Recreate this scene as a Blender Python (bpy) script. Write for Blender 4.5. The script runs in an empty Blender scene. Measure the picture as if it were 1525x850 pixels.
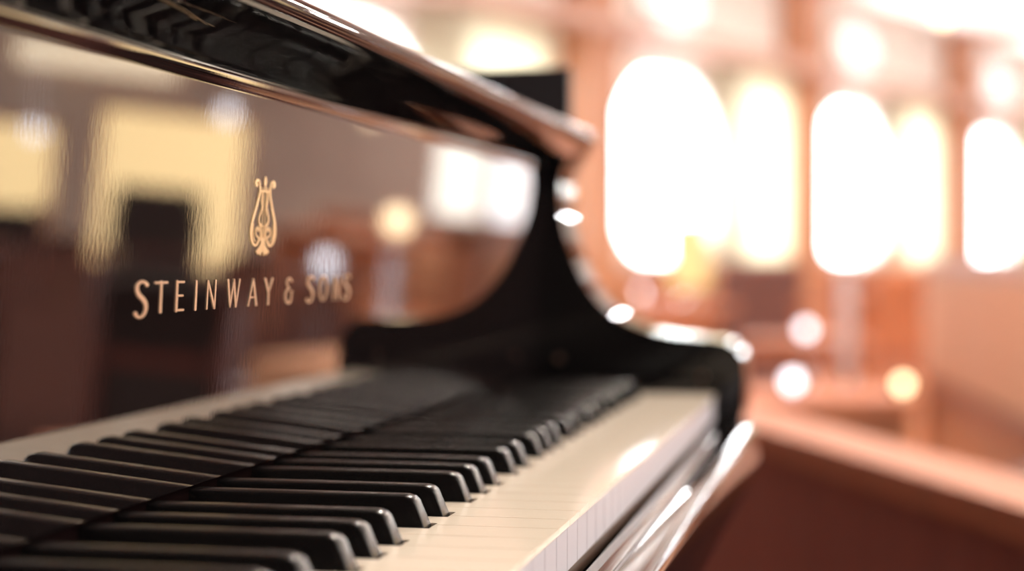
import bpy, bmesh, math, random
from mathutils import Vector, Matrix
PI = math.pi
rnd = random.Random(7)
SC = bpy.context.scene
COL = SC.collection

# ------------------------------------------------------------------ camera
CAM = Vector((-0.0669, -0.16637, 0.84274))
YAW, PIT, FPX = 0.209826, 0.015334, 2506.35
fw = Vector((math.cos(YAW)*math.cos(PIT), math.sin(YAW)*math.cos(PIT), -math.sin(PIT)))
rt = Vector((math.sin(YAW), -math.cos(YAW), 0)); up = rt.cross(fw)
cd = bpy.data.cameras.new('camera'); cam = bpy.data.objects.new('camera', cd); COL.objects.link(cam)
cam.matrix_world = Matrix(((rt.x, up.x, -fw.x, CAM.x), (rt.y, up.y, -fw.y, CAM.y), (rt.z, up.z, -fw.z, CAM.z), (0, 0, 0, 1)))
cd.sensor_width = 36; cd.lens = FPX/1525*36; cd.clip_start = 0.01; cd.clip_end = 200
cd.dof.use_dof = True; cd.dof.focus_distance = 0.668; cd.dof.aperture_fstop = 3.9
SC.camera = cam

# ------------------------------------------------------------------ world, exposure
WORLD = 13.0
w = bpy.data.worlds.new('sky'); SC.world = w; w.use_nodes = True
bg = w.node_tree.nodes['Background']; bg.inputs[0].default_value = (0.90, 0.96, 1.0, 1); bg.inputs[1].default_value = WORLD
vs = SC.view_settings
vs.view_transform = 'Standard'; vs.look = 'None'; vs.exposure = 0.0; vs.gamma = 1; vs.use_curve_mapping = False

# room frame: a runs along the window wall, b towards it, origin under the camera
ROT = math.radians(-22.7)
ax_a = Vector((math.cos(ROT), math.sin(ROT), 0)); ax_b = Vector((-math.sin(ROT), math.cos(ROT), 0))
RO = Vector((CAM.x, CAM.y, 0))
A0, A1, B0, B1, ZC = -4.0, 26.5, -5.5, 5.73, 3.0
PITCH = 3.4
COLS = [-1.25, 2.15, 5.55, 8.95, 12.08, 15.6, 19.0, 22.4, 25.8]      # wall columns
def R(a, b, z=0): return RO + ax_a*a + ax_b*b + Vector((0, 0, z))
def dp(u, v, D): return CAM + (fw + rt*((u-762.5)/FPX) - up*((v-425)/FPX))*D

def portal(a, b, z, wx, wz, sgn):
    l = bpy.data.lights.new('daylight_portal', 'AREA'); l.shape = 'RECTANGLE'; l.size = wx; l.size_y = wz
    l.cycles.is_portal = True
    o = bpy.data.objects.new('daylight_portal', l); COL.objects.link(o)
    o.location = R(a, b, z)
    o.rotation_euler = (Vector((0, 0, -1)).rotation_difference(-ax_b*sgn)).to_euler()
    # keep the rectangle upright
    z_ = ax_b*sgn; y_ = Vector((0, 0, 1)); x_ = y_.cross(z_)
    o.matrix_world = Matrix(((x_.x, y_.x, z_.x, o.location.x), (x_.y, y_.y, z_.y, o.location.y), (x_.z, y_.z, z_.z, o.location.z), (0, 0, 0, 1)))
WIN_Z0, WIN_Z1 = 0.80, 2.17
for c in COLS:
    if c > 3: portal(c+1.15, B1+0.1, 1.47, 1.5, 1.5, 1); portal(c+2.5, B1+0.1, 1.47, 0.95, 1.5, 1)
    portal(c+1.15, B0-0.1, 1.47, 1.5, 1.5, -1); portal(c+2.5, B0-0.1, 1.47, 0.95, 1.5, -1)

def area(loc, target, size, power, col, sy=None, name='lounge_light'):
    l = bpy.data.lights.new(name, 'AREA'); l.energy = power; l.color = col
    l.shape = 'RECTANGLE' if sy else 'DISK'; l.size = size
    if sy: l.size_y = sy
    o = bpy.data.objects.new(name, l); COL.objects.link(o); o.location = loc
    o.rotation_euler = (Vector(target)-Vector(loc)).to_track_quat('-Z', 'Y').to_euler()
    return o
WARM = (1.0, 0.91, 0.79)
# unseen downlights added for warm fill; their fixtures are built further down
DOWN = [(1.2, -1.4), (3.6, 1.6), (3.6, -1.6), (7.0, 1.6), (7.0, -1.6), (10.4, 1.6), (10.4, -1.6), (13.8, 1.6), (13.8, -1.6), (17.2, 1.6), (17.2, -1.6), (21.0, 0)]
for i, (a, b) in enumerate(DOWN):
    p = R(a, b, ZC-0.04)
    area(p, p-Vector((0, 0, 1)), 0.28, 105 if i else 120, WARM, name='downlight_lamp')

# unseen lamps added above the cornice to brighten the wall and ceiling
for c in COLS[2:8]:
    area(R(c+1.7, B1-.30, 2.42), R(c+1.7, B1-1.5, 3.0), 2.6, 40, (0.96, 0.98, 1.0), .06, name='cove_lamp')
# ------------------------------------------------------------------ materials
def mat(name, base=(0.8, 0.8, 0.8), rough=0.5, metal=0.0, ior=1.5, coat=0.0, coat_r=0.05, emit=None, es=0.0, bump=None, var=None, trans=0.0, sub=0.0):
    m = bpy.data.materials.new(name); m.use_nodes = True; nt = m.node_tree; b = nt.nodes['Principled BSDF']
    I = b.inputs
    I['Base Color'].default_value = (*base, 1); I['Roughness'].default_value = rough; I['Metallic'].default_value = metal
    I['IOR'].default_value = ior; I['Coat Weight'].default_value = coat; I['Coat Roughness'].default_value = coat_r
    if emit: I['Emission Color'].default_value = (*emit, 1); I['Emission Strength'].default_value = es
    tc = nt.nodes.new('ShaderNodeTexCoord')
    if var:      # (scale xyz, noise scale, other colour)
        mp = nt.nodes.new('ShaderNodeMapping'); mp.inputs['Scale'].default_value = var[0]
        nz = nt.nodes.new('ShaderNodeTexNoise'); nz.inputs['Scale'].default_value = var[1]; nz.inputs['Detail'].default_value = 5
        mx = nt.nodes.new('ShaderNodeMix'); mx.data_type = 'RGBA'
        mx.inputs[6].default_value = (*base, 1); mx.inputs[7].default_value = (*var[2], 1)
        rp = nt.nodes.new('ShaderNodeValToRGB'); rp.color_ramp.elements[0].position = 0.35; rp.color_ramp.elements[1].position = 0.7
        nt.links.new(tc.outputs['Object'], mp.inputs[0]); nt.links.new(mp.outputs[0], nz.inputs['Vector'])
        nt.links.new(nz.outputs['Fac'], rp.inputs[0]); nt.links.new(rp.outputs[0], mx.inputs[0]); nt.links.new(mx.outputs[2], I['Base Color'])
    if bump:     # (scale xyz, noise scale, distance)
        mp = nt.nodes.new('ShaderNodeMapping'); mp.inputs['Scale'].default_value = bump[0]
        nz = nt.nodes.new('ShaderNodeTexNoise'); nz.inputs['Scale'].default_value = bump[1]; nz.inputs['Detail'].default_value = 2
        bp = nt.nodes.new('ShaderNodeBump'); bp.inputs['Strength'].default_value = 1; bp.inputs['Distance'].default_value = bump[2]
        nt.links.new(tc.outputs['Object'], mp.inputs[0]); nt.links.new(mp.outputs[0], nz.inputs['Vector'])
        nt.links.new(nz.outputs['Fac'], bp.inputs['Height']); nt.links.new(bp.outputs[0], I['Normal'])
    return m
M = {}
M['lacquer'] = mat('polished_black_lacquer', (0.006, 0.005, 0.005), 0.02, ior=1.55)
M['fall'] = mat('polished_black_fallboard', (0.006, 0.004, 0.004), 0.015, ior=2.8, bump=((1, 1, 0.45), 420, 0.0000062))
M['ebony'] = mat('satin_ebony', (0.005, 0.004, 0.004), 0.24, ior=1.36, bump=((3, 0.25, 3), 500, 0.00004))
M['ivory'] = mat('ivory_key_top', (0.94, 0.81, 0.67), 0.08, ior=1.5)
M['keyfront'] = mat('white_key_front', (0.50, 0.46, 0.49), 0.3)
M['felt'] = mat('dark_red_felt', (0.004, 0.002, 0.002), 0.95, ior=1.0)  # felt blackened, the shade of the gap is in its colour
M['brass'] = mat('brass_inlay', (0.93, 0.70, 0.42), 0.33, metal=1.0)  # lighter inlay for the emblem, its reflected glow put into the colour
M['bronze'] = mat('bronze_inlay', (0.78, 0.55, 0.38), 0.36, metal=1.0)
M['brassd'] = mat('brass_pin', (0.25, 0.15, 0.11), 0.4, metal=1.0)
WOOD = ((1, 1, 12), 1.6)
M['wood'] = mat('orange_cherry_wood', (0.46, 0.145, 0.055), 0.5, coat=0.1, var=((8, 8, 0.8), 2.5, (0.34, 0.10, 0.04)))
M['backwood'] = mat('dark_wood_panelling', (0.045, 0.018, 0.014), 0.6, var=((8, 8, 0.8), 2.5, (0.03, 0.012, 0.01)))
M['parti'] = mat('matt_mahogany_face', (0.34, 0.115, 0.10), 0.75, var=((8, 8, 0.8), 2.5, (0.29, 0.095, 0.085)))
M['parquet'] = mat('orange_parquet', (0.40, 0.14, 0.06), 0.9, ior=1.2, var=((1, 9, 1), 3, (0.30, 0.11, 0.05)))
M['rail'] = mat('satin_cherry_rail', (0.50, 0.17, 0.08), 0.6, var=((8, 8, 0.8), 2.5, (0.42, 0.14, 0.065)))
M['woodl'] = mat('light_cherry_wood', (0.52, 0.235, 0.12), 0.35, coat=0.3, var=((8, 8, 0.8), 2.5, (0.44, 0.18, 0.085)))
M['woodd'] = mat('dark_mahogany', (0.14, 0.035, 0.025), 0.35, coat=0.3, var=((8, 8, 0.8), 2.5, (0.10, 0.022, 0.016)))
M['peach'] = mat('peach_upholstery', (0.68, 0.33, 0.18), 0.8, var=((1, 1, 1), 60, (0.63, 0.30, 0.165)))
M['leather'] = mat('dark_brown_leather', (0.17, 0.08, 0.07), 0.5, bump=((1, 1, 1), 90, 0.002))
M['blackfab'] = mat('black_leather', (0.018, 0.010, 0.009), 0.5, bump=((1, 1, 1), 90, 0.002))
M['plaster'] = mat('pinkish_cream_plaster', (0.88, 0.84, 0.77), 0.8, bump=((1, 1, 1), 30, 0.003))
M['ceiling'] = mat('cream_ceiling', (0.92, 0.89, 0.84), 0.7, bump=((1, 1, 1), 25, 0.003))
M['beam'] = mat('mauve_brown_beam', (0.60, 0.40, 0.33), 0.5, var=((1, 1, 1), 4, (0.55, 0.35, 0.28)))
M['endwall'] = mat('rose_brown_wall', (0.74, 0.55, 0.44), 0.7, var=((1, 1, 1), 1.2, (0.66, 0.47, 0.38)))
M['carpet'] = mat('red_brown_carpet', (0.085, 0.030, 0.022), 0.95, ior=1.1, var=((1, 1, 1), 14, (0.06, 0.02, 0.015)), bump=((1, 1, 1), 300, 0.004))
M['shade'] = mat('warm_lamp_shade', (0.45, 0.32, 0.12), 0.8, emit=(1.0, 0.76, 0.36), es=0.7)
M['glow'] = mat('amber_lit_glass', (0.8, 0.6, 0.3), 0.4, emit=(1.0, 0.74, 0.38), es=2.2)
M['bulbw'] = mat('lit_white_globe', (0.9, 0.9, 0.95), 0.4, emit=(0.86, 0.90, 1.0), es=4.6)  # glow in place of window glints; the mirrored globes share it
M['bulby'] = mat('lit_amber_globe', (0.9, 0.8, 0.6), 0.4, emit=(1.0, 0.72, 0.42), es=6.0)  # glow in place of warm glints; the mirrored globes share it
M['cove'] = mat('lit_cove_diffuser', (0.9, 0.85, 0.8), 0.5, emit=(1.0, 0.80, 0.52), es=2.4)
M['oval'] = mat('cool_white_diffuser', (0.9, 0.9, 0.9), 0.5, emit=(0.94, 0.96, 1.0), es=0.7)
M['steel'] = mat('brushed_chrome', (0.75, 0.75, 0.82), 0.22, metal=1.0)
M['satin'] = mat('satin_chrome', (0.85, 0.80, 0.84), 0.45, metal=0.6)
M['screen'] = mat('satin_black_board', (0.022, 0.018, 0.020), 0.5)
def m_curtain():
    m = bpy.data.materials.new('cream_sheer_curtain'); m.use_nodes = True; nt = m.node_tree; nt.nodes.remove(nt.nodes['Principled BSDF'])
    d = nt.nodes.new('ShaderNodeBsdfDiffuse'); t = nt.nodes.new('ShaderNodeBsdfTranslucent'); x = nt.nodes.new('ShaderNodeMixShader')
    wv = nt.nodes.new('ShaderNodeTexNoise'); wv.inputs['Scale'].default_value = 40
    c = nt.nodes.new('ShaderNodeMix'); c.data_type = 'RGBA'; c.inputs[6].default_value = (0.88, 0.83, 0.70, 1); c.inputs[7].default_value = (0.83, 0.78, 0.65, 1)
    nt.links.new(wv.outputs[0], c.inputs[0]); nt.links.new(c.outputs[2], d.inputs[0]); nt.links.new(c.outputs[2], t.inputs[0])
    x.inputs[0].default_value = 0.05
    nt.links.new(d.outputs[0], x.inputs[1]); nt.links.new(t.outputs[0], x.inputs[2]); nt.links.new(x.outputs[0], nt.nodes['Material Output'].inputs[0])
    return m
M['curtain'] = m_curtain()
def m_pane():
    m = bpy.data.materials.new('window_glass'); m.use_nodes = True; nt = m.node_tree; nt.nodes.remove(nt.nodes['Principled BSDF'])
    t = nt.nodes.new('ShaderNodeBsdfTransparent'); g = nt.nodes.new('ShaderNodeBsdfGlossy'); x = nt.nodes.new('ShaderNodeMixShader')
    g.inputs['Roughness'].default_value = 0.02; x.inputs[0].default_value = 0.06
    nt.links.new(t.outputs[0], x.inputs[1]); nt.links.new(g.outputs[0], x.inputs[2]); nt.links.new(x.outputs[0], nt.nodes['Material Output'].inputs[0])
    return m
M['pane'] = m_pane()

# ------------------------------------------------------------------ mesh helpers
ORG = {}
def tag(o, label=None, cat=None, group=None, kind=None):
    for k, v in (('label', label), ('category', cat), ('group', group), ('kind', kind)):
        if v: o[k] = v
    return o
def thing(name, loc, rz=0, label=None, cat=None, group=None):
    o = bpy.data.objects.new(name, None); COL.objects.link(o); o.empty_display_size = 0.1
    o.location = loc; o.rotation_euler = (0, 0, rz); ORG[o.name] = Vector((0, 0, 0))
    return tag(o, label, cat, group)
def bevel(bm, w, seg=2, ang=30):
    es = [e for e in bm.edges if len(e.link_faces) == 2 and e.calc_face_angle(0) > math.radians(ang)]
    bmesh.ops.bevel(bm, geom=es, offset=w, segments=seg, profile=0.5, affect='EDGES', clamp_overlap=True)
def obj(name, bm, m, parent=None, smooth=True, kind=None, loc=None, rz=0):
    """bm is in the thing's own frame (or the world's when top-level)"""
    bmesh.ops.recalc_face_normals(bm, faces=bm.faces)
    xs = [v.co for v in bm.verts]
    c = Vector(((min(v.x for v in xs)+max(v.x for v in xs))/2, (min(v.y for v in xs)+max(v.y for v in xs))/2, min(v.z for v in xs)))
    for v in bm.verts: v.co -= c
    me = bpy.data.meshes.new(name); bm.to_mesh(me); bm.free(); me.materials.append(m)
    if smooth:
        for p in me.polygons: p.use_smooth = True
        try: me.set_sharp_from_angle(angle=math.radians(35))
        except Exception: pass
    o = bpy.data.objects.new(name, me); COL.objects.link(o)
    if parent: o.parent = parent; o.location = c-ORG[parent.name]
    else: o.location = c
    if loc is not None:      # room-frame mesh placed by its frame
        o.location = Vector(loc)+Matrix.Rotation(rz, 3, 'Z') @ c; o.rotation_euler = (0, 0, rz)
    ORG[o.name] = c
    if kind: o['kind'] = kind
    return o
def BM(): return bmesh.new()
def box(bm, x0, x1, y0, y1, z0, z1):
    v = [bm.verts.new((x, y, z)) for z in (z0, z1) for (x, y) in ((x0, y0), (x1, y0), (x1, y1), (x0, y1))]
    for f in ((0, 3, 2, 1), (4, 5, 6, 7), (0, 1, 5, 4), (1, 2, 6, 5), (2, 3, 7, 6), (3, 0, 4, 7)): bm.faces.new([v[i] for i in f])
    return v
def bbox(x0, x1, y0, y1, z0, z1, bw=0, seg=2):
    bm = BM(); box(bm, x0, x1, y0, y1, z0, z1)
    if bw: bevel(bm, bw, seg)
    return bm
def prism(bm, pts, axis, c0, c1):
    """extrude a closed 2D outline; axis 0: pts are (y,z) along x; 1: (x,z) along y; 2: (x,y) along z"""
    def P(p, c): return (c, p[0], p[1]) if axis == 0 else ((p[0], c, p[1]) if axis == 1 else (p[0], p[1], c))
    a = [bm.verts.new(P(p, c0)) for p in pts]; b = [bm.verts.new(P(p, c1)) for p in pts]; n = len(pts)
    for i in range(n): bm.faces.new((a[i], a[(i+1) % n], b[(i+1) % n], b[i]))
    bm.faces.new(a); bm.faces.new(b[::-1])
def lathe(bm, prof, n=24, c=(0, 0, 0)):
    rings = []
    for r, z in prof:
        rings.append([bm.verts.new((c[0]+max(r, 1e-4)*math.cos(2*PI*k/n), c[1]+max(r, 1e-4)*math.sin(2*PI*k/n), c[2]+z)) for k in range(n)])
    for q in range(len(rings)-1):
        for k in range(n): bm.faces.new((rings[q][k], rings[q][(k+1) % n], rings[q+1][(k+1) % n], rings[q+1][k]))
    bm.faces.new(rings[0][::-1]); bm.faces.new(rings[-1])
def tube(bm, p0, p1, r0, r1=None, n=12):
    r1 = r1 or r0; p0 = Vector(p0); p1 = Vector(p1); d = (p1-p0).normalized()
    s = d.cross(Vector((0, 0, 1)) if abs(d.z) < .9 else Vector((1, 0, 0))).normalized(); t = d.cross(s)
    a = [bm.verts.new(p0+(s*math.cos(2*PI*k/n)+t*math.sin(2*PI*k/n))*r0) for k in range(n)]
    b = [bm.verts.new(p1+(s*math.cos(2*PI*k/n)+t*math.sin(2*PI*k/n))*r1) for k in range(n)]
    for k in range(n): bm.faces.new((a[k], a[(k+1) % n], b[(k+1) % n], b[k]))
    bm.faces.new(a[::-1]); bm.faces.new(b)
def smoothpts(pts, n=6, closed=False):
    P = [Vector(p) for p in pts]; out = []; N = len(P)
    for i in range(N if closed else N-1):
        if closed: a, b, c, d = P[i-1], P[i], P[(i+1) % N], P[(i+2) % N]
        else: a, b, c, d = P[max(i-1, 0)], P[i], P[i+1], P[min(i+2, N-1)]
        for k in range(n):
            t = k/n
            out.append(0.5*((2*b)+(c-a)*t+(2*a-5*b+4*c-d)*t*t+(3*b-a-3*c+d)*t*t*t))
    if not closed: out.append(P[-1])
    return out

# ------------------------------------------------------------------ the room
RK = dict(loc=RO, rz=ROT)
obj('floor', bbox(A0-.2, A1+.2, B0-.2, B1+.2, -0.1, 0), M['carpet'], kind='structure', **RK)
obj('floor_2', bbox(A0, A1, 1.9, B1, 0.0, 0.012), M['parquet'], kind='structure', **RK)
obj('ceiling', bbox(A0-.2, A1+.2, B0-.2, B1+.2, ZC, ZC+0.1), M['ceiling'], kind='structure', **RK)

def hole_cell(bm, x0, x1, z0, z1, hole, y0, y1):
    """wall cell with a hole (loop of x,z, counter-clockwise from the right-middle), thickness y0..y1"""
    n = len(hole); cx = (x0+x1)/2; cz = (z0+z1)/2
    outer = []
    for (x, z) in hole:
        dx, dz = x-cx, z-cz
        s = min(((x1-x0)/2)/abs(dx) if abs(dx) > 1e-6 else 1e9, ((z1-z0)/2)/abs(dz) if abs(dz) > 1e-6 else 1e9)
        outer.append([cx+dx*s, cz+dz*s])
    for (X, Z) in ((x0, z0), (x1, z0), (x1, z1), (x0, z1)):     # snap the nearest to the corners
        i = min(range(n), key=lambda k: (outer[k][0]-X)**2+(outer[k][1]-Z)**2); outer[i] = [X, Z]
    L = [[bm.verts.new((p[0], y, p[1])) for p in q] for q, y in ((outer, y0), (hole, y0), (hole, y1), (outer, y1))]
    for q in range(4):
        A_, B_ = L[q], L[(q+1) % 4]
        if q == 3: continue
        for k in range(n): bm.faces.new((A_[k], A_[(k+1) % n], B_[(k+1) % n], B_[k]))
def stadium(cx, z0, z1, hw, n=8):
    pts = []; rt_, rb = hw*.80, hw*.58
    for (x, z, r_, t0) in ((cx+hw-rt_, z1-rt_, rt_, 0), (cx-hw+rt_, z1-rt_, rt_, PI/2), (cx-hw+rb, z0+rb, rb, PI), (cx+hw-rb, z0+rb, rb, PI*1.5)):
        for k in range(n+1): t = t0+PI/2*k/n; pts.append((x+r_*math.cos(t), z+r_*math.sin(t)))
    return pts
def rectloop(x0, x1, z0, z1, n=4):
    p = []
    cs = [(x1, z0), (x1, z1), (x0, z1), (x0, z0)]
    for i in range(4):
        a, b = cs[i], cs[(i+1) % 4]
        for k in range(n): p.append((a[0]+(b[0]-a[0])*k/n, a[1]+(b[1]-a[1])*k/n))
    return p
ZW0, ZW1 = 0.74, 2.24
LCOLS = COLS[2:]
def window_wall(name, bi, bo, COLS):
    bm = BM()
    box(bm, A0, A1, min(bi, bo), max(bi, bo), ZW1, ZC)
    box(bm, A0, COLS[0]+.3, min(bi, bo), max(bi, bo), 0, ZW1)
    y0, y1 = bi, bo
    for c in COLS:
        if c > A1: break
        e = min(COLS[COLS.index(c)+1]+.3, A1) if c < COLS[-1] else A1
        hole_cell(bm, c+.3, c+1.95, ZW0, ZW1, stadium(c+1.16, WIN_Z0, WIN_Z1, .74), y0, y1)
        if e > c+3.1:
            hole_cell(bm, c+1.95, c+3.05, ZW0, ZW1, rectloop(c+2.2, c+2.92, .84, 2.08), y0, y1)
            box(bm, c+3.05, e, min(bi, bo), max(bi, bo), ZW0, ZW1)
    o = obj(name, bm, M['plaster'], kind='structure', smooth=False, **RK)
    return o
window_wall('wall_left', B1, B1+.16, LCOLS)
window_wall('wall_right', B0, B0-.16, COLS)
obj('wall_back', bbox(A0-.16, A0, B0, B1, 0, ZC), M['backwood'], kind='structure', **RK)
obj('wall_front', bbox(A1, A1+.16, B0, B1, 0, ZC), M['endwall'], kind='structure', **RK)
# wainscot, cornice and columns of the window wall
tn = 0
def trim(bm, m):
    global tn; tn += 1
    return obj('trim_%d' % tn, bm, m, kind='structure', **RK)
for s, bw in ((1, B1), (-1, B0)):
    y0, y1 = sorted((bw, bw-s*.04))
    bm = BM(); box(bm, A0, A1, y0, y1, 0.02, .74)
    k = A0+.1
    while k < A1-.9:
        ya, yb = sorted((bw-s*.04, bw-s*.058)); box(bm, k, k+.72, ya, yb, .14, .66); k += .85
    trim(bm, M['wood'])
    y0, y1 = sorted((bw, bw-s*.13)); trim(bbox(A0, A1, y0, y1, .735, .79, .01), M['wood'])
    y0, y1 = sorted((bw, bw-s*.30)); trim(bbox(A0, A1, y0, y1, 2.26, 2.36, .015), M['beam'])
    y0, y1 = sorted((bw, bw-s*.10)); trim(bbox(A0, A1, y0, y1, 0, .12, .01), M['woodd'])
    for c in COLS:
        y0, y1 = sorted((bw, bw-s*.22))
        bm = bbox(c-.17, c+.2, y0, y1, 0, ZC, .02)
        box(bm, c-.2, c+.23, *sorted((bw, bw-s*.25)), 0, .16); box(bm, c-.2, c+.23, *sorted((bw, bw-s*.25)), 2.16, 2.26)
        trim(bm, M['woodl'] if s > 0 else M['wood'])
# ceiling beams
for b in (-3.2, 0.2, 3.3):
    trim(bbox(A0, A1, b-.12, b+.12, 2.86, ZC, .02), M['beam'])
for c in COLS:
    trim(bbox(c-.1, c+.13, B0+.22, B1-.22, 2.9, ZC, .015), M['beam'])
# windows: frame and pane
wn = 0
def window(c, bi, s, zz=None):
    global wn; wn += 1
    loop = stadium(c+1.16, WIN_Z0, WIN_Z1, .74); inn = stadium(c+1.16, WIN_Z0+.04, WIN_Z1-.04, .70)
    bm = BM(); y0, y1 = bi-s*.03, bi+s*.10
    L = [[bm.verts.new((p[0], y, p[1])) for p in q] for q, y in ((loop, y0), (inn, y0), (inn, y1), (loop, y1))]
    n = len(loop)
    for q in range(4):
        for k in range(n): bm.faces.new((L[q][k], L[q][(k+1) % n], L[(q+1) % 4][(k+1) % n], L[(q+1) % 4][k]))
    f = obj('window_%d' % wn, bm, M['ceiling'], kind='structure', **RK)
    bm = BM(); prism(bm, inn, 1, bi+s*.05, bi+s*.056)
    org = ORG[f.name]
    g = obj('pane', bm, M['pane'], f)
    return f
for c in COLS:
    if c+2 < A1:
        if c in LCOLS: window(c, B1, 1)
        window(c, B0, -1)
# sheer curtains beside each arched window
def curtain(c, bi, s, label, group=None):
    bm = BM(); n = 60; y = bi-s*.10
    top = []; bot = []
    for k in range(n+1):
        x = c+1.74+1.29*k/n; off = .028*math.sin(k*1.05)+.008*math.sin(k*2.7)
        top.append(bm.verts.new((x, y+off*.7, 2.24))); bot.append(bm.verts.new((x, y+off*1.2, .80)))
    for k in range(n): bm.faces.new((top[k], top[k+1], bot[k+1], bot[k]))
    bmesh.ops.solidify(bm, geom=bm.faces[:], thickness=.003)
    o = obj('curtain', bm, M['curtain'], **RK)
    return tag(o, label, 'curtain', group)
for i, lab in {2: 'cream sheer curtain at the far left, showing just above the fallboard lip', 3: 'cream sheer curtain between the largest arched window and the next column',
               4: 'cream sheer curtain between the middle and the right arched window', 5: 'cream sheer curtain right of the arched window cut by the right edge'}.items():
    curtain(COLS[i], B1, 1, lab)
# glowing oval panels added for the pale glows over the cornice
for i, lab in {2: 'oval white light high on the wall left of the first column, above the fallboard lip', 3: 'oval white light above the largest arched window', 4: 'oval white light above the middle arched window',
               5: 'oval white light above the arched window at the right edge'}.items():
    c = COLS[i]
    t = thing('wall_light', R(c+1.2, B1-.02, 2.62), ROT, lab, 'light')
    pts = [(  .40*math.cos(2*PI*k/24), .19*math.sin(2*PI*k/24)) for k in range(24)]
    bm = BM(); prism(bm, pts, 1, -.03, 0.0); obj('diffuser', bm, M['oval'], t)  # glowing face of the added panel
    bm = BM(); n = 24
    L = [[bm.verts.new((p[0]*k_, y, p[1]*k_)) for p in pts] for k_, y in ((1.12, 0.02), (1.12, -.045), (1.005, -.045), (1.005, 0.02))]
    for q in range(4):
        for k in range(n): bm.faces.new((L[q][k], L[q][(k+1) % n], L[(q+1) % 4][(k+1) % n], L[(q+1) % 4][k]))
    obj('bezel', bm, M['ceiling'], t)
# fixtures of the unseen downlights added for warm fill
for a, b in DOWN:
    t = thing('ceiling_light', R(a, b, ZC), ROT, 'round warm downlight set in the cream lounge ceiling', 'light', 'ceiling downlights')
    bm = BM(); lathe(bm, [(.19, 0), (.19, -.02), (.165, -.025), (.16, -.005)], 24); obj('trim_ring', bm, M['steel'], t)
    bm = BM(); lathe(bm, [(.158, -.004), (.158, -.016)], 24); obj('diffuser', bm, M['cove'], t)  # glowing face of the added fill downlight

# ------------------------------------------------------------------ the piano (mm from the left end of the keys, z from the white key tops)
PX, PZ = 0.0, 0.74
piano = thing('grand_piano', (0.612, 0.6, 0), 0, 'polished black grand piano with open fallboard, white and black keys', 'piano')
def Q(x, y, z): return ((x/1000)-0.612, (y/1000)-0.6, PZ+z/1000)
def qbox(x0, x1, y0, y1, z0, z1, bw=0, seg=2):
    a = Q(x0, y0, z0); b = Q(x1, y1, z1); return bbox(a[0], b[0], a[1], b[1], a[2], b[2], bw/1000, seg)
def qprism(pts, x0, x1, bw=0, seg=2):
    bm = BM(); prism(bm, [(Q(0, y, 0)[1], PZ+z/1000) for y, z in pts], 0, Q(x0, 0, 0)[0], Q(x1, 0, 0)[0])
    if bw: bevel(bm, bw/1000, seg, 50)
    return bm
obj('keybed', qbox(-28, 1250, -50, 380, -62, -26, 1), M['lacquer'], piano)
obj('key_frame_rail', qbox(0, 1222, -44, 120, -26, -21.5), M['woodl'], piano)
# key slip: stepped and rounded moulding in front of the keys
sl = [(-53.5, -60), (-53.5, -24), (-55, -22.2), (-60, -21.8), (-62, -23.5), (-64, -23.8), (-66, -22.5)]
sl += [(-74.5-9.0*math.cos(t), -31.5+9.5*math.sin(t)) for t in [PI-(.18+.82*k/9)*PI*.5*1.0-PI*.0 for k in range(0)]]
sl += [(-66-1.2*k, -22.2-.02*k*k) for k in range(1, 8)]
sl += [(-77, -24.6), (-79.5, -27.2), (-80.8, -31), (-81, -60)]
obj('key_slip', qprism(sl, -28, 1250), M['lacquer'], piano)
obj('name_felt', qbox(0, 1224, 97, 108, 1.5, 13.0), M['felt'], piano)
# white keys
names = ['A', 'B'] + ['C', 'D', 'E', 'F', 'G', 'A', 'B']*7 + ['C']
offs = {'C#': 20.6, 'D#': 50, 'F#': 90, 'G#': 117.5, 'A#': 145}
blacks = [(17.9-0.0+3.0)] + [47+164.5*o+offs[k] for o in range(7) for k in ('C#', 'D#', 'F#', 'G#', 'A#')]
BW = 5.5
for i, nmk in enumerate(names):
    x0, x1 = i*23.5+.25, (i+1)*23.5-.25
    l, r = x0, x1
    for c in blacks:
        if x0 < c+BW+1 < x1 and c < x0+9: l = max(l, c+BW+1.2)
        if x0 < c-BW-1 < x1 and c > x1-9: r = min(r, c-BW-1.2)
    yb, y0 = -1.5, -50.4
    pts = [(x0, y0), (x1, y0), (x1, yb)]
    if r < x1: pts += [(r, yb)]
    pts += [(r, 112), (l, 112)]
    if l > x0: pts += [(l, yb)]
    pts += [(x0, yb)]
    P2 = []
    for p in pts:
        if not P2 or (Vector(p)-Vector(P2[-1])).length > .01: P2.append(p)
    bm = BM(); prism(bm, [(Q(x, y, 0)[0], Q(0, y, 0)[1]) for x, y in P2], 2, PZ-.0025, PZ)
    bevel(bm, .0007, 3, 40)
    k = obj('white_key', bm, M['ivory'], piano)
    xs0, xs1 = x0+.05, x1-.05
    bm = qbox(xs0, xs1, -48.4, -1.5, -20.5, -2.5)
    a = Q(l+.1, -1.5, -20.5); b = Q(r-.1, 112, -2.5); box(bm, a[0], b[0], a[1], b[1], a[2], b[2])
    obj('key_body', bm, M['ivory'], k)
    obj('key_front', qbox(xs0, xs1, -49.4, -48.4, -20.5, -2.5, .3, 1), M['keyfront'], k)
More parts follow.
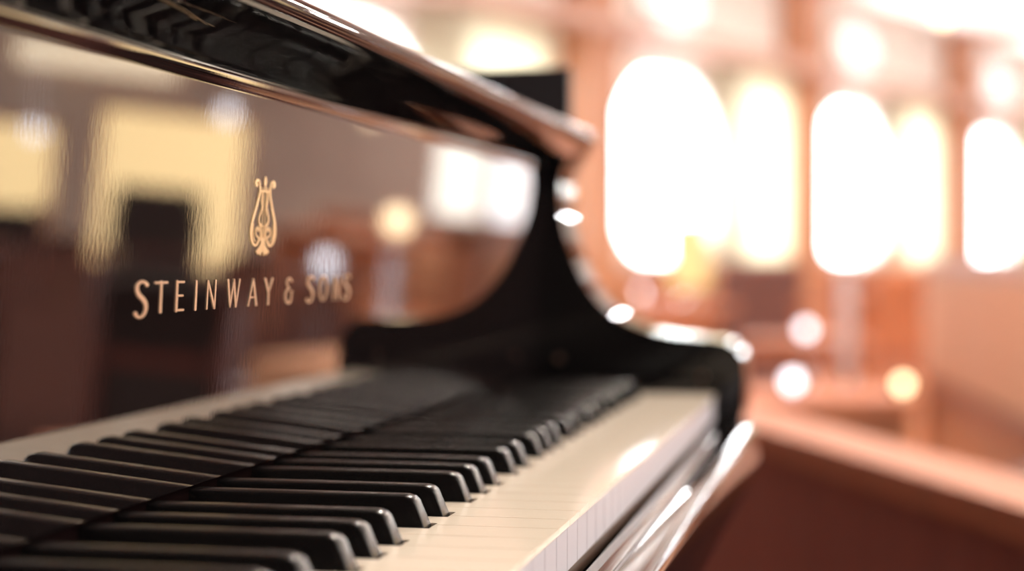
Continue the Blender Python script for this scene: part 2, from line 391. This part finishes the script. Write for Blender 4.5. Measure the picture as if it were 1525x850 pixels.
# black keys: tapered block with a sloping, rounded front
def black_bm(c):
    bm = BM(); secs = [(104, 12.0, 5.0), (60, 12.0, 4.9), (9.0, 12.0, 4.7), (6.2, 11.3, 4.6), (4.6, 9.8, 4.7), (0.6, -1.0, 5.4)]
    rings = []
    for y, zt, hw in secs:
        hb = 5.5; zb = -3.0
        if y == 0.6: ring = [(-hb, zb), (hb, zb), (hb, zt), (5.3, zt+.3), (4.9, zt+.6), (-4.9, zt+.6), (-5.3, zt+.3), (-hb, zt)]
        else: ring = [(-hb, zb), (hb, zb), (hw+.15, zt-1.6), (hw-.35, zt-.45), (hw-1.4, zt), (-hw+1.4, zt), (-hw+.35, zt-.45), (-hw-.15, zt-1.6)]
        rings.append([bm.verts.new(Q(c+x, y, z)) for x, z in ring])
    for q in range(len(rings)-1):
        for k in range(8): bm.faces.new((rings[q][k], rings[q][(k+1) % 8], rings[q+1][(k+1) % 8], rings[q+1][k]))
    bm.faces.new(rings[0][::-1]); bm.faces.new(rings[-1])
    return bm
for c in blacks:
    obj('black_key', black_bm(c), M['ebony'], piano)
# key blocks
obj('key_block', qbox(1225, 1249.5, -52, 92, -26, 8, 1.5, 3), M['lacquer'], piano)
obj('key_block', qbox(-27.5, -3, -52, 92, -26, 8, 1.5, 3), M['lacquer'], piano)
# arms: the scrolled ends of the case
arm = [(-67, -30), (-70, -15), (-71.5, 8), (-70.5, 22), (-66.5, 31), (-59, 37.5), (-46, 40.5), (-14, 43.5), (7, 48), (26, 56), (40, 65.5), (54, 83), (65, 106), (72.5, 131), (75, 152), (74, 168), (69, 181), (62, 192), (60, 199), (64, 205.5), (75, 208)]
arm = [(p.x, p.y) for p in smoothpts(arm, 4)] + [(110, 208), (380, 208), (380, -62), (-50, -62), (-62, -45)]
obj('arm', qprism(arm, 1251, 1312, 6, 4), M['lacquer'], piano)
obj('arm', qprism(arm, -90, -29, 6, 4), M['lacquer'], piano)
for (x, y, z) in ((1250.5, -37.6, 11.7), (1250.5, 90-14, 24)):
    bm = BM(); a = Q(x+1, y, z); tube(bm, a, (a[0]-.003, a[1], a[2]), .0032, .0026, 16); obj('brass_pin', bm, M['brassd'], piano)
# case, lid, legs
def plan(off=0, y0=380):
    pts = [(-90-off, y0), (-90-off, 1200), (-40, 1560), (120, 1720+off), (330, 1730+off), (520, 1600), (680, 1380), (900, 1180), (1180, 1010), (1312+off, 820), (1312+off, y0)]
    s = smoothpts(pts, 5); return [(Q(p.x, 0, 0)[0], Q(0, p.y, 0)[1]) for p in s]
bm = BM(); prism(bm, plan(), 2, PZ-.16, PZ+.205); obj('case', bm, M['lacquer'], piano)
bm = BM(); prism(bm, plan(12, 150), 2, PZ+.2085, PZ+.2255); bevel(bm, .004, 2, 50); obj('lid', bm, M['lacquer'], piano)
obj('pin_block_cover', qbox(-28, 1250, 120, 380, 60, 206, 1), M['lacquer'], piano)
for x, y in ((0, 500), (1220, 500), (200, 1500)):
    a = Q(x, y, 0); bm = BM(); lathe(bm, [(.03, .06), (.035, .08), (.045, .3), (.075, .5), (.08, .58)], 16, (a[0], a[1], 0)); l = obj('leg', bm, M['lacquer'], piano)
    bm = BM(); lathe(bm, [(.022, 0), (.03, .02), (.03, .05), (.015, .062)], 16, (a[0], a[1], 0)); obj('caster', bm, M['brassd'], l)
obj('side_panel', qbox(1300, 1312, 76, 330, 205, 261.5, 1), M['screen'], piano)

# fallboard with its rolled lip
TH = -0.0522
def fbpt(s): return (94.2+math.sin(TH)*s, 12+math.cos(TH)*s)      # s mm up the panel from z=12
b0 = fbpt(2.0); b1 = fbpt(160.0)
outl = [b0]+[fbpt(q) for q in (2.6, 4, 20, 80, 140, 157, 159.4)]+[b1]
outl += [(85.0, 173.5), (84.0, 177.0), (84.5, 180.0), (104, 182), (108, 16), (98, 13.6)]
fall = obj('fallboard', qprism(outl, -27, 1249.5), M['fall'], piano)
outl = [(85.0, 173.5), (84.4, 176.5), (82.5, 179), (79.5, 180.6), (70, 183.6), (60, 187.4), (52, 191.4), (48, 194.2), (46.2, 197), (46.0, 199.4), (47.2, 201.8), (49.6, 203.6), (54, 205.6), (61, 207.6), (72, 208.6), (88, 208.4), (104, 206), (104, 183), (86, 182.5), (85.6, 175)]
obj('rolled_lip', qprism(outl, -27, 1249.5), M['lacquer'], fall)

# brass lettering and emblem lie on the fallboard face
KX = 1.9
def on_face(x, s, lift): # x mm along keys, s mm up the panel (from z=12)
    y, z = fbpt(s); n = (-math.cos(TH), math.sin(TH))
    return Q(x, y+n[0]*lift, z+n[1]*lift)
def ribbon(bm, pts, wd, cx, s0, kx=KX, th=0.35):
    """pts: 2D in mm (x unscaled by kx); wd: width or list"""
    P = [Vector(p) for p in pts]; n = len(P)
    W = wd if isinstance(wd, (list, tuple)) else [wd]*n
    if len(W) != n: W = [W[0]+(W[-1]-W[0])*i/(n-1) for i in range(n)] if len(W) == 2 else [W[min(int(i*(len(W)-1)/(n-1)), len(W)-2)]*(1-((i*(len(W)-1)/(n-1)) % 1 if i < n-1 else 1))+W[min(int(i*(len(W)-1)/(n-1)), len(W)-2)+1]*((i*(len(W)-1)/(n-1)) % 1 if i < n-1 else 1) for i in range(n)]
    Lf, Rt = [], []
    for i in range(n):
        d = (P[min(i+1, n-1)]-P[max(i-1, 0)]).normalized(); nn = Vector((-d.y, d.x))*W[i]/2
        Lf.append(P[i]+nn); Rt.append(P[i]-nn)
    d0 = (P[0]-P[1]).normalized(); d1 = (P[-1]-P[-2]).normalized()
    outline = Lf+[P[-1]+d1*W[-1]*.35]+Rt[::-1]+[P[0]+d0*W[0]*.35]
    m = len(outline)
    f = [bm.verts.new(on_face(cx+kx*p.x, s0+p.y, th)) for p in outline]
    b = [bm.verts.new(on_face(cx+kx*p.x, s0+p.y, -.15)) for p in outline]
    for i in range(m): bm.faces.new((b[i], b[(i+1) % m], f[(i+1) % m], f[i]))
    # front as a strip of quads
    for i in range(n-1): bm.faces.new((f[i], f[i+1], f[2*n-i-1], f[2*n-i]))
    bm.faces.new((f[n-1], f[n], f[n+1])); bm.faces.new((f[2*n], f[2*n+1], f[0]))
t = 1.15
def G(ch):
    H = 11.5
    if ch == 'S':
        p = [(2.0, 10.1), (1.2, 11.0), (-.2, 11.4), (-1.6, 10.6), (-2.0, 9.0), (-1.2, 7.3), (.4, 5.9), (1.6, 4.4), (1.8, 2.4), (1.0, .7), (-.6, .1), (-1.8, .6), (-2.2, 1.6)]
        return [(smoothpts(p, 4), [1.5, .9, 1.0, 1.4, 1.7, 1.7, 1.4, 1.0, .9, 1.6])]
    if ch == 'T': return [([(0, 0), (0, H)], [1.4, 1.2]), ([(-2.9, H-.4), (2.9, H-.4)], 1.0)]
    if ch == 'E': return [([(-1.6, 0), (-1.6, H)], 1.25), ([(-1.6, H-.4), (1.9, H-.4)], .95), ([(-1.6, 5.9), (1.5, 5.9)], .9), ([(-1.6, .4), (2.1, .4)], .95)]
    if ch == 'I': return [([(0, 0), (0, H)], [1.3, 1.1])]
    if ch == 'N': return [([(-2.2, 0), (-2.1, H)], [1.0, .85]), ([(-2.1, H), (2.1, 0)], [.95, 1.15]), ([(2.1, 0), (2.2, H)], [.85, 1.0])]
    if ch == 'W': return [([(-3.4, H), (-1.7, 0)], [1.2, 1.0]), ([(-1.7, 0), (0, H)], [.8, .8]), ([(0, H), (1.7, 0)], [1.2, 1.0]), ([(1.7, 0), (3.5, H)], [.8, .8])]
    if ch == 'A': return [([(-2.5, 0), (0, H)], [.85, .8]), ([(0, H), (2.5, 0)], [1.1, 1.3]), ([(-1.7, 3.6), (1.8, 3.6)], .8)]
    if ch == 'Y': return [([(-2.5, H), (0, 5.2)], [1.2, 1.0]), ([(2.5, H), (0, 5.2)], [.9, .8]), ([(0, 5.4), (0, 0)], 1.15)]
    if ch == '&':
        p = [(1.7, 9.6), (.6, 10.9), (-.9, 10.6), (-1.5, 9.0), (-.8, 7.3), (.6, 6.5)]
        q = [(.6, 6.5), (-1.0, 6.1), (-2.1, 4.4), (-2.0, 2.0), (-.7, .2), (.8, .2), (1.7, 1.5), (1.9, 3.4), (1.9, 5.0)]
        return [(smoothpts(p, 4), [1.0, .9, 1.1, 1.0, .8]), (smoothpts(q, 4), [.9, 1.1, 1.3, .9, .9]), ([(1.0, 5.1), (2.8, 5.1)], .6)]
    if ch == 'O':
        p = [(2.75*math.cos(k*2*PI/28), 5.75+5.6*math.sin(k*2*PI/28)) for k in range(29)]
        return [(p, [1.25, .8, 1.25, .8, 1.25])]
txt = [('S', 497.3, -1.3, 1.14), ('T', 514, 0, 1), ('E', 531.5, 0, 1), ('I', 547, 0, .99), ('N', 562.6, 0, .99), ('W', 586.3, 0, 1), ('A', 608.6, 0, 1), ('Y', 627.6, 0, 1), ('&', 654, 0, 1.02), ('S', 683.8, -.4, 1.07), ('O', 703, 0, 1.03), ('N', 722.8, 0, 1), ('S', 739.6, -.3, 1.08)]
for ch, x, dz, sc_ in txt:
    bm = BM()
    for pts, wd in G(ch):
        ribbon(bm, [(p[0]*sc_, p[1]*sc_) for p in pts], wd*.86 if not isinstance(wd, list) else [q*sc_*.86 for q in wd], x, 71.3+dz)
    obj('letter', bm, M['bronze'], fall, smooth=False)
# lyre emblem, half strokes mirrored
bm = BM(); LS = 92.9; LX = 617.6
half = [
 (smoothpts([(-5.3, 29.4), (-5.9, 30.6), (-5.2, 31.7), (-4.2, 31.6), (-3.6, 30.3), (-3.3, 28.0), (-3.5, 25.5), (-4.9, 20.5), (-6.7, 15.5), (-7.6, 11.0), (-7.4, 7.4), (-6.2, 5.0), (-4.6, 4.0), (-3.3, 4.9), (-2.3, 6.8)], 4), [1.5, 1.2, .8, .8, 1.0, 1.3, 1.5, 1.3, 1.0, 1.1]),
 (smoothpts([(-6.3, 13.2), (-6.3, 9.5), (-5.6, 6.8), (-4.6, 5.6)], 3), [.2, .45, .5, .3]),
 (smoothpts([(-1.4, 6.9), (-3.0, 7.4), (-4.4, 8.6), (-4.7, 10.4), (-3.9, 11.6), (-3.0, 11.2), (-3.3, 10.2)], 4), [.9, .8, .7, .8, .9]),
 (smoothpts([(-2.0, 27.5), (-1.9, 23.5), (-1.5, 20.5), (-2.2, 18.0), (-3.0, 15.8), (-2.7, 13.6), (-1.3, 12.6)], 3), [.5, .6, .7, .9, .9]),
 ([(-1.0, 27.5), (-.75, 20), (-.95, 13.0)], .42),
 ([(-2.0, 12.4), (-1.5, 7.2)], .7), ([(-.7, 12.4), (-.5, 7.2)], .5),
 (smoothpts([(-.6, 6.4), (-.9, 4.2), (-2.2, 2.4), (-3.7, 1.2)], 4), [1.2, 1.4, 1.6, 1.2]),
 (smoothpts([(0, 2.2), (-1.1, 1.6), (-2.3, .9)], 3), [1.8, 1.6, 1.3]),
 ([(-2.9, 1.2), (-2.8, .2)], .8), ([(-1.1, 1.3), (-1.0, -.1)], .8),
 ([(-2.9, 27.2), (-2.9, 28.9)], .55), ([(-1.4, 27.2), (-1.4, 28.9)], .5),
]
for pts, wd in half:
    ribbon(bm, pts, wd, LX, LS); ribbon(bm, [(-p[0], p[1]) for p in pts], wd, LX, LS)
ribbon(bm, [(-3.4, 27.3), (3.4, 27.3)], .85, LX, LS)
ribbon(bm, [(-3.2, 12.5), (3.2, 12.5)], .35, LX, LS)
ribbon(bm, [(-2.4, 6.8), (2.4, 6.8)], 1.2, LX, LS)
ribbon(bm, [(0, 6.8), (0, 1.4)], [1.2, 1.6], LX, LS)
ribbon(bm, [(0, 27.3), (0, 29.2), (0, 31.2), (0, 32.6), (0, 33.6)], [.6, .7, 1.7, 1.3, .4], LX, LS)
obj('lyre_emblem', bm, M['brass'], fall, smooth=False)

# ------------------------------------------------------------------ cabinet beyond the right end of the piano
P1 = dp(1110, 632, 2.5); P2 = dp(1525, 760, 1.64)
d = (P1-P2); d.z = 0; L = d.length; rz = math.atan2(d.y, d.x)
mid = P2.copy(); mid.z = 0
t = thing('low_partition', mid, rz, 'low mahogany partition with an orange polished rail running off to the lower right', 'partition')
# local x runs away from the camera, local -y... the front faces the piano side
x0, x1, D = -.16, L+1.6, .115
obj('body', bbox(x0+.02, x1-.02, -D+.02, -.02, .06, .566, .002), M['parti'], t)
obj('plinth', bbox(x0+.05, x1-.05, -D+.04, -.04, 0, .06), M['woodd'], t)
obj('top_rail', bbox(x0, x1, -D, 0, .565, .60, .010, 3), M['rail'], t)

# ------------------------------------------------------------------ furniture
def armchair(name, loc, rz, uph, wood, label, cat='chair', group=None, s=1.0, hb=.84, skirt=False):
    t = thing(name, loc, rz, label, cat, group)
    w = .27*s
    obj('seat', bbox(-w+.03, w-.03, -.25, .23, .34, .45, .035, 3), uph, t)
    bm = BM(); pr = [(.20, .40), (.23, .40+(hb-.4)*.5), (.29, hb-.02), (.32, hb), (.35, hb-.03), (.30, .40+(hb-.4)*.5), (.27, .40)]
    prism(bm, pr, 0, -w+.01, w-.01); bevel(bm, .012, 2); obj('backrest', bm, uph, t)
    for sx in (-1, 1):
        bm = BM(); prism(bm, [(x, z) for x, z in [(-.24, .60), (.25, .64), (.25, .67), (-.24, .64)]], 0, sx*w-.025, sx*w+.025); bevel(bm, .008, 2)
        obj('armrest', bm, wood, t)
        for y0 in (-.22, .24):
            bm = BM(); tube(bm, (sx*w, y0+(.05 if y0 > 0 else 0), 0), (sx*w, y0, .62), .016, .024, 8); obj('leg', bm, wood, t)
    obj('seat_frame', bbox(-w, w, -.24, .24, .30, .345, .008), wood, t)
    if skirt: obj('skirt', bbox(-w+.02, w-.02, .20, .235, .06, .42, .006), uph, t)
    return t
def flo(u, v, D):
    p = dp(u, v, D); p.z = 0; return p
YB = YAW-PI/2    # chair whose back (local +y) faces the camera has rz so that +y -> -fw
p = flo(1120, 450, 9.4); armchair('armchair', p, YAW+PI/2, M['leather'], M['wood'], 'dark brown leather chair seen from behind below the mauve column', s=.86, skirt=True)
p = flo(1300, 450, 8.2); armchair('armchair', p, YAW+PI/2+.5, M['wood'], M['wood'], 'orange wooden chair to the right of the dark brown chair', s=1.0, hb=.80)
p = flo(900, 450, 6.9); armchair('armchair', p, YAW+PI/2-.5, M['peach'], M['wood'], 'peach armchair just right of the piano arm under the largest window', s=1.1, hb=.74)
p = flo(1080, 450, 10.9); armchair('armchair', p, YAW+PI/2-.2, M['peach'], M['wood'], 'peach armchair farther back, left of the dark brown chair', s=1.0, hb=.78)
# high-backed booths on the right
def booth(loc, rz, L, H, label, uph, D=.6):
    t = thing('booth_seat', loc, rz, label, 'booth')
    obj('back_panel', bbox(0, L, 0, .05, 0, H-.03), M['woodl'], t)
    fr = BM()
    box(fr, -.03, L+.03, -.02, .07, H-.05, H); box(fr, -.03, .04, -.02, .07, 0, H); box(fr, L-.04, L+.03, -.02, .07, 0, H); box(fr, 0, L, -.02, .07, .34, .40)
    bevel(fr, .006, 2); obj('frame', fr, M['wood'], t)
    n = 3
    for k in range(n):
        a = .05+(L-.1)*k/n; obj('cushion_panel', bbox(a+.01, a+(L-.1)/n-.01, -.03, 0, .42, H-.06, .012, 2), uph, t)
    obj('seat', bbox(0, L, .07, D, .30, .44, .03, 2), uph, t)
    obj('seat_base', bbox(.02, L-.02, .08, D-.04, 0, .30), M['woodd'], t)
    return t
Pa = flo(1385, 500, 6.4); Pb = flo(1600, 500, 4.0)
dd = Pb-Pa
booth(Pa, math.atan2(dd.y, dd.x), dd.length, .845, 'wooden booth with a peach padded back filling the right edge', M['peach'])
# low tables
def table(loc, h, r, label, m, group=None, ped='steel'):
    t = thing('round_table', loc, 0, label, 'table', group)
    bm = BM(); lathe(bm, [(r-.02, h-.035), (r, h-.03), (r, h-.006), (r-.01, h)], 32); obj('tabletop', bm, m, t)
    bm = BM(); lathe(bm, [(.05, .03), (.03, .06), (.028, h-.06), (.06, h-.036)], 16); obj('pedestal', bm, M[ped], t)
    bm = BM(); lathe(bm, [(r*.55, 0), (r*.55, .012), (.06, .03)], 24); obj('base', bm, M['steel'], t)
    return t
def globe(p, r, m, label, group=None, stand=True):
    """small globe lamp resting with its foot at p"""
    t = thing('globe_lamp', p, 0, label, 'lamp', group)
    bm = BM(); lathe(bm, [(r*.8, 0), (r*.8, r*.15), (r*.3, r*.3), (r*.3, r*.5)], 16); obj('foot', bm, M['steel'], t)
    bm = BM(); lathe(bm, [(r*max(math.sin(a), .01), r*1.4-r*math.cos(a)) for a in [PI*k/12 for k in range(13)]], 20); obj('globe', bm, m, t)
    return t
def glint_on_table(u, v, D, r, m, tabr, tl, gl, tm='wood'):  # glowing globe added in place of a window glint on glass
    c = dp(u, v, D); h = c.z-1.4*r
    table(Vector((c.x, c.y, 0)), h, tabr, tl, M[tm]); globe(Vector((c.x, c.y, h)), r, m, gl)
glint_on_table(950, 437, 8.0, .026, M['bulbw'], .28, 'small round table by the largest window, carrying a white globe lamp', 'white glowing globe lamp nearest the piano arm, under the largest window')
glint_on_table(1200, 490, 6.6, .024, M['bulbw'], .26, 'small round table in front of the dark brown chair', 'white glowing globe lamp in front of the dark brown chair')
pa, pb = flo(1095, 500, 4.5), flo(1368, 500, 4.5)
dd = pb-pa
t = thing('wooden_bench', pa, math.atan2(dd.y, dd.x), 'orange wooden bench just beyond the partition, carrying a white globe lamp', 'bench')
BL = dd.length
obj('seat', bbox(0, BL, 0, .5, .435, .47, .008, 2), M['rail'], t)
obj('front_panel', bbox(.02, BL-.02, .02, .05, .04, .435, .003), M['woodl'], t)
for x in (.04, BL-.08): obj('side_panel', bbox(x, x+.04, .05, .48, 0, .435, .003), M['woodl'], t)
c = dp(1180, 562, 4.75); globe(Vector((c.x, c.y, .47)), .022, M['bulbw'], 'white glowing globe lamp standing on the orange bench')  # added globe standing in for a window glint
c = dp(1345, 573, 4.7); globe(Vector((c.x, c.y, .47)), .018, M['bulby'], 'amber glowing globe lamp standing on the right end of the orange bench')  # added globe standing in for a warm glint
# table lamp with square shade
c = dp(1026, 378, 8.6)
table(Vector((c.x, c.y, 0)), .62, .25, 'round table under the yellow shaded lamp', M['wood'])
t = thing('table_lamp', (c.x, c.y, .62), YAW, 'table lamp with a glowing yellow box shade before the largest window', 'lamp')
bm = BM(); lathe(bm, [(.06, 0), (.06, .015), (.012, .03), (.012, .09)], 16); obj('base', bm, M['steel'], t)
bm = BM(); prism(bm, [(-.10, .08), (.10, .08), (.085, .42), (-.085, .42)], 1, -.09, .09); bevel(bm, .01, 2); obj('lamp_shade', bm, M['shade'], t)
# hanging globe added in place of a bright glint at the upper right
c = dp(1405, 25, 8.0)
def pendant(c, r, m, label):
    t = thing('pendant_lamp', c, 0, label, 'lamp')
    bm = BM(); lathe(bm, [(r*max(math.sin(a), .01), -r*math.cos(a)) for a in [PI*k/12 for k in range(13)]], 20); obj('globe', bm, m, t)
    bm = BM(); tube(bm, (0, 0, r), (0, 0, ZC-c.z), .004, .004, 8); obj('rod', bm, M['steel'], t)
    bm = BM(); lathe(bm, [(.03, ZC-c.z-.02), (.04, ZC-c.z)], 16); obj('canopy', bm, M['steel'], t)
pendant(c, .026, M['bulby'], 'peach glowing pendant globe near the top right corner')
# chrome pole beside the dark chair
p = flo(1262, 500, 6.0)
t = thing('chrome_stand', p, 0, 'satin chrome post right of the dark brown chair', 'stand')
bm = BM(); tube(bm, (0, 0, .02), (.02, 0, .80), .027, .027, 14); obj('pole', bm, M['satin'], t)
bm = BM(); lathe(bm, [(.12, 0), (.12, .012), (.02, .025)], 24); obj('base', bm, M['steel'], t)

# ------------------------------------------------------------------ far end of the lounge, seen mirrored in the fallboard
def lit_screen(a, b0, b1, z0, z1, label):
    t = thing('lit_glass_screen', R(a, (b0+b1)/2, 0), ROT, label, 'screen')
    h = (b1-b0)/2
    obj('glass', bbox(-.03, -.01, -h+.03, h-.03, z0+.03, z1-.03), M['glow'], t)
    fr = BM(); box(fr, -.05, .01, -h, -h+.04, z0, z1); box(fr, -.05, .01, h-.04, h, z0, z1); box(fr, -.05, .01, -h, h, z1-.04, z1); box(fr, -.05, .01, -h, h, z0, z0+.04)
    obj('frame', fr, M['wood'], t)
    for y in (-h+.1, h-.1): obj('foot', bbox(-.12, .08, y-.03, y+.03, 0, z0), M['woodd'], t)
lit_screen(16.2, -.50, .93, .08, 1.60, 'wide amber lit glass screen mirrored in the fallboard left of the emblem')
lit_screen(16.2, -2.0, -.84, .30, 1.36, 'amber lit glass screen mirrored at the left edge of the fallboard')
def end_window(b0, b1, m, name, label):
    t = thing(name, R(A1-.02, (b0+b1)/2, 0), ROT, label, 'window panel'); h = (b1-b0)/2
    obj('panel', bbox(-.03, -.01, -h, h, .86, 2.13), m, t)
    fr = BM(); box(fr, -.05, 0, -h-.06, -h, .8, 2.19); box(fr, -.05, 0, h, h+.06, .8, 2.19); box(fr, -.05, 0, -h-.06, h+.06, 2.13, 2.19); box(fr, -.05, 0, -h-.06, h+.06, .8, .86)
    obj('frame', fr, M['woodl'], t)
M['daypane'] = mat('daylit_frosted_pane', (0.8, 0.8, 0.8), 0.5, emit=(0.90, 0.95, 1.0), es=3.6)
M['daycurt'] = mat('daylit_cream_blind', (0.8, 0.8, 0.7), 0.6, emit=(1.0, 0.93, 0.84), es=2.9)
end_window(4.15, 4.95, M['daycurt'], 'backlit_blind', 'daylit cream blind mirrored near the right end of the fallboard')
end_window(5.12, 5.6, M['daypane'], 'frosted_window', 'bright frosted window mirrored at the right end of the fallboard')
t = thing('wall_cove', R(A1-.1, -1.3, 2.55), ROT, 'long cream lit cove high on the far end wall', 'light')
obj('diffuser', bbox(-.05, .08, -1.1, 1.3, 0, .38, .02), M['cove'], t)
# dark chairs in front of the lit doors
armchair('armchair', R(14.0, .17), ROT+PI/2, M['blackfab'], M['woodd'], 'near-black chair silhouetted in the fallboard against the amber screen', s=1.3, hb=.86, skirt=True)
armchair('armchair', R(5.45, .40), ROT+PI/2, M['blackfab'], M['woodd'], 'nearest black chair, its back mirrored under the first letters', s=.72, hb=.60, skirt=True)
armchair('armchair', R(5.3, -.35), ROT+PI/2, M['blackfab'], M['woodd'], 'black chair mirrored in the lowest left corner of the fallboard', s=.8, hb=.50, skirt=True)
p = R(7.5, .72)
t = thing('chrome_stand', p, 0, 'short chrome post mirrored as a lavender streak below the letter A', 'stand')
bm = BM(); tube(bm, (0, 0, .02), (0, 0, .37), .035, .028, 14); obj('pole', bm, M['steel'], t)
bm = BM(); lathe(bm, [(.10, 0), (.10, .012), (.03, .025)], 24); obj('base', bm, M['steel'], t)
armchair('armchair', R(12.5, -.95), ROT+PI/2, M['blackfab'], M['woodd'], 'near-black chair mirrored at the lower left of the fallboard', s=1.2, hb=.62)
armchair('armchair', R(11.0, 1.3), ROT+PI/2, M['wood'], M['wood'], 'red-brown wooden chair mirrored below the emblem', s=1.1, hb=.72)
armchair('armchair', R(10.0, 2.05), ROT+PI/2, M['peach'], M['wood'], 'peach chair mirrored at the right of the fallboard', s=1.2, hb=.66)
armchair('armchair', R(15.5, 1.9), ROT+PI/2, M['wood'], M['wood'], 'orange wooden chair mirrored farther right of the emblem', s=1.3, hb=.80)
armchair('armchair', R(16.0, 2.9), ROT+PI/2, M['wood'], M['woodd'], 'cherry wood chair mirrored under the bright far window', s=1.3, hb=.72)
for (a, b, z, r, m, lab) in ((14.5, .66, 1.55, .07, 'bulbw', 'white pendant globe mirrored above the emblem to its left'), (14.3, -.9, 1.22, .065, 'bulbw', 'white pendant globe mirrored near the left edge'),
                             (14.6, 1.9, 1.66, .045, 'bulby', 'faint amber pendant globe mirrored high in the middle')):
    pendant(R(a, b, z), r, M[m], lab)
table(R(8.67, 1.52), .72, .3, 'round table mirrored right of the emblem', M['wood'])
globe(R(8.67, 1.52, .72), .07, M['bulby'], 'amber globe lamp mirrored right of the emblem')
table(R(8.58, 1.16), .50, .25, 'low round table mirrored over the lettering', M['woodd'], ped='woodd')
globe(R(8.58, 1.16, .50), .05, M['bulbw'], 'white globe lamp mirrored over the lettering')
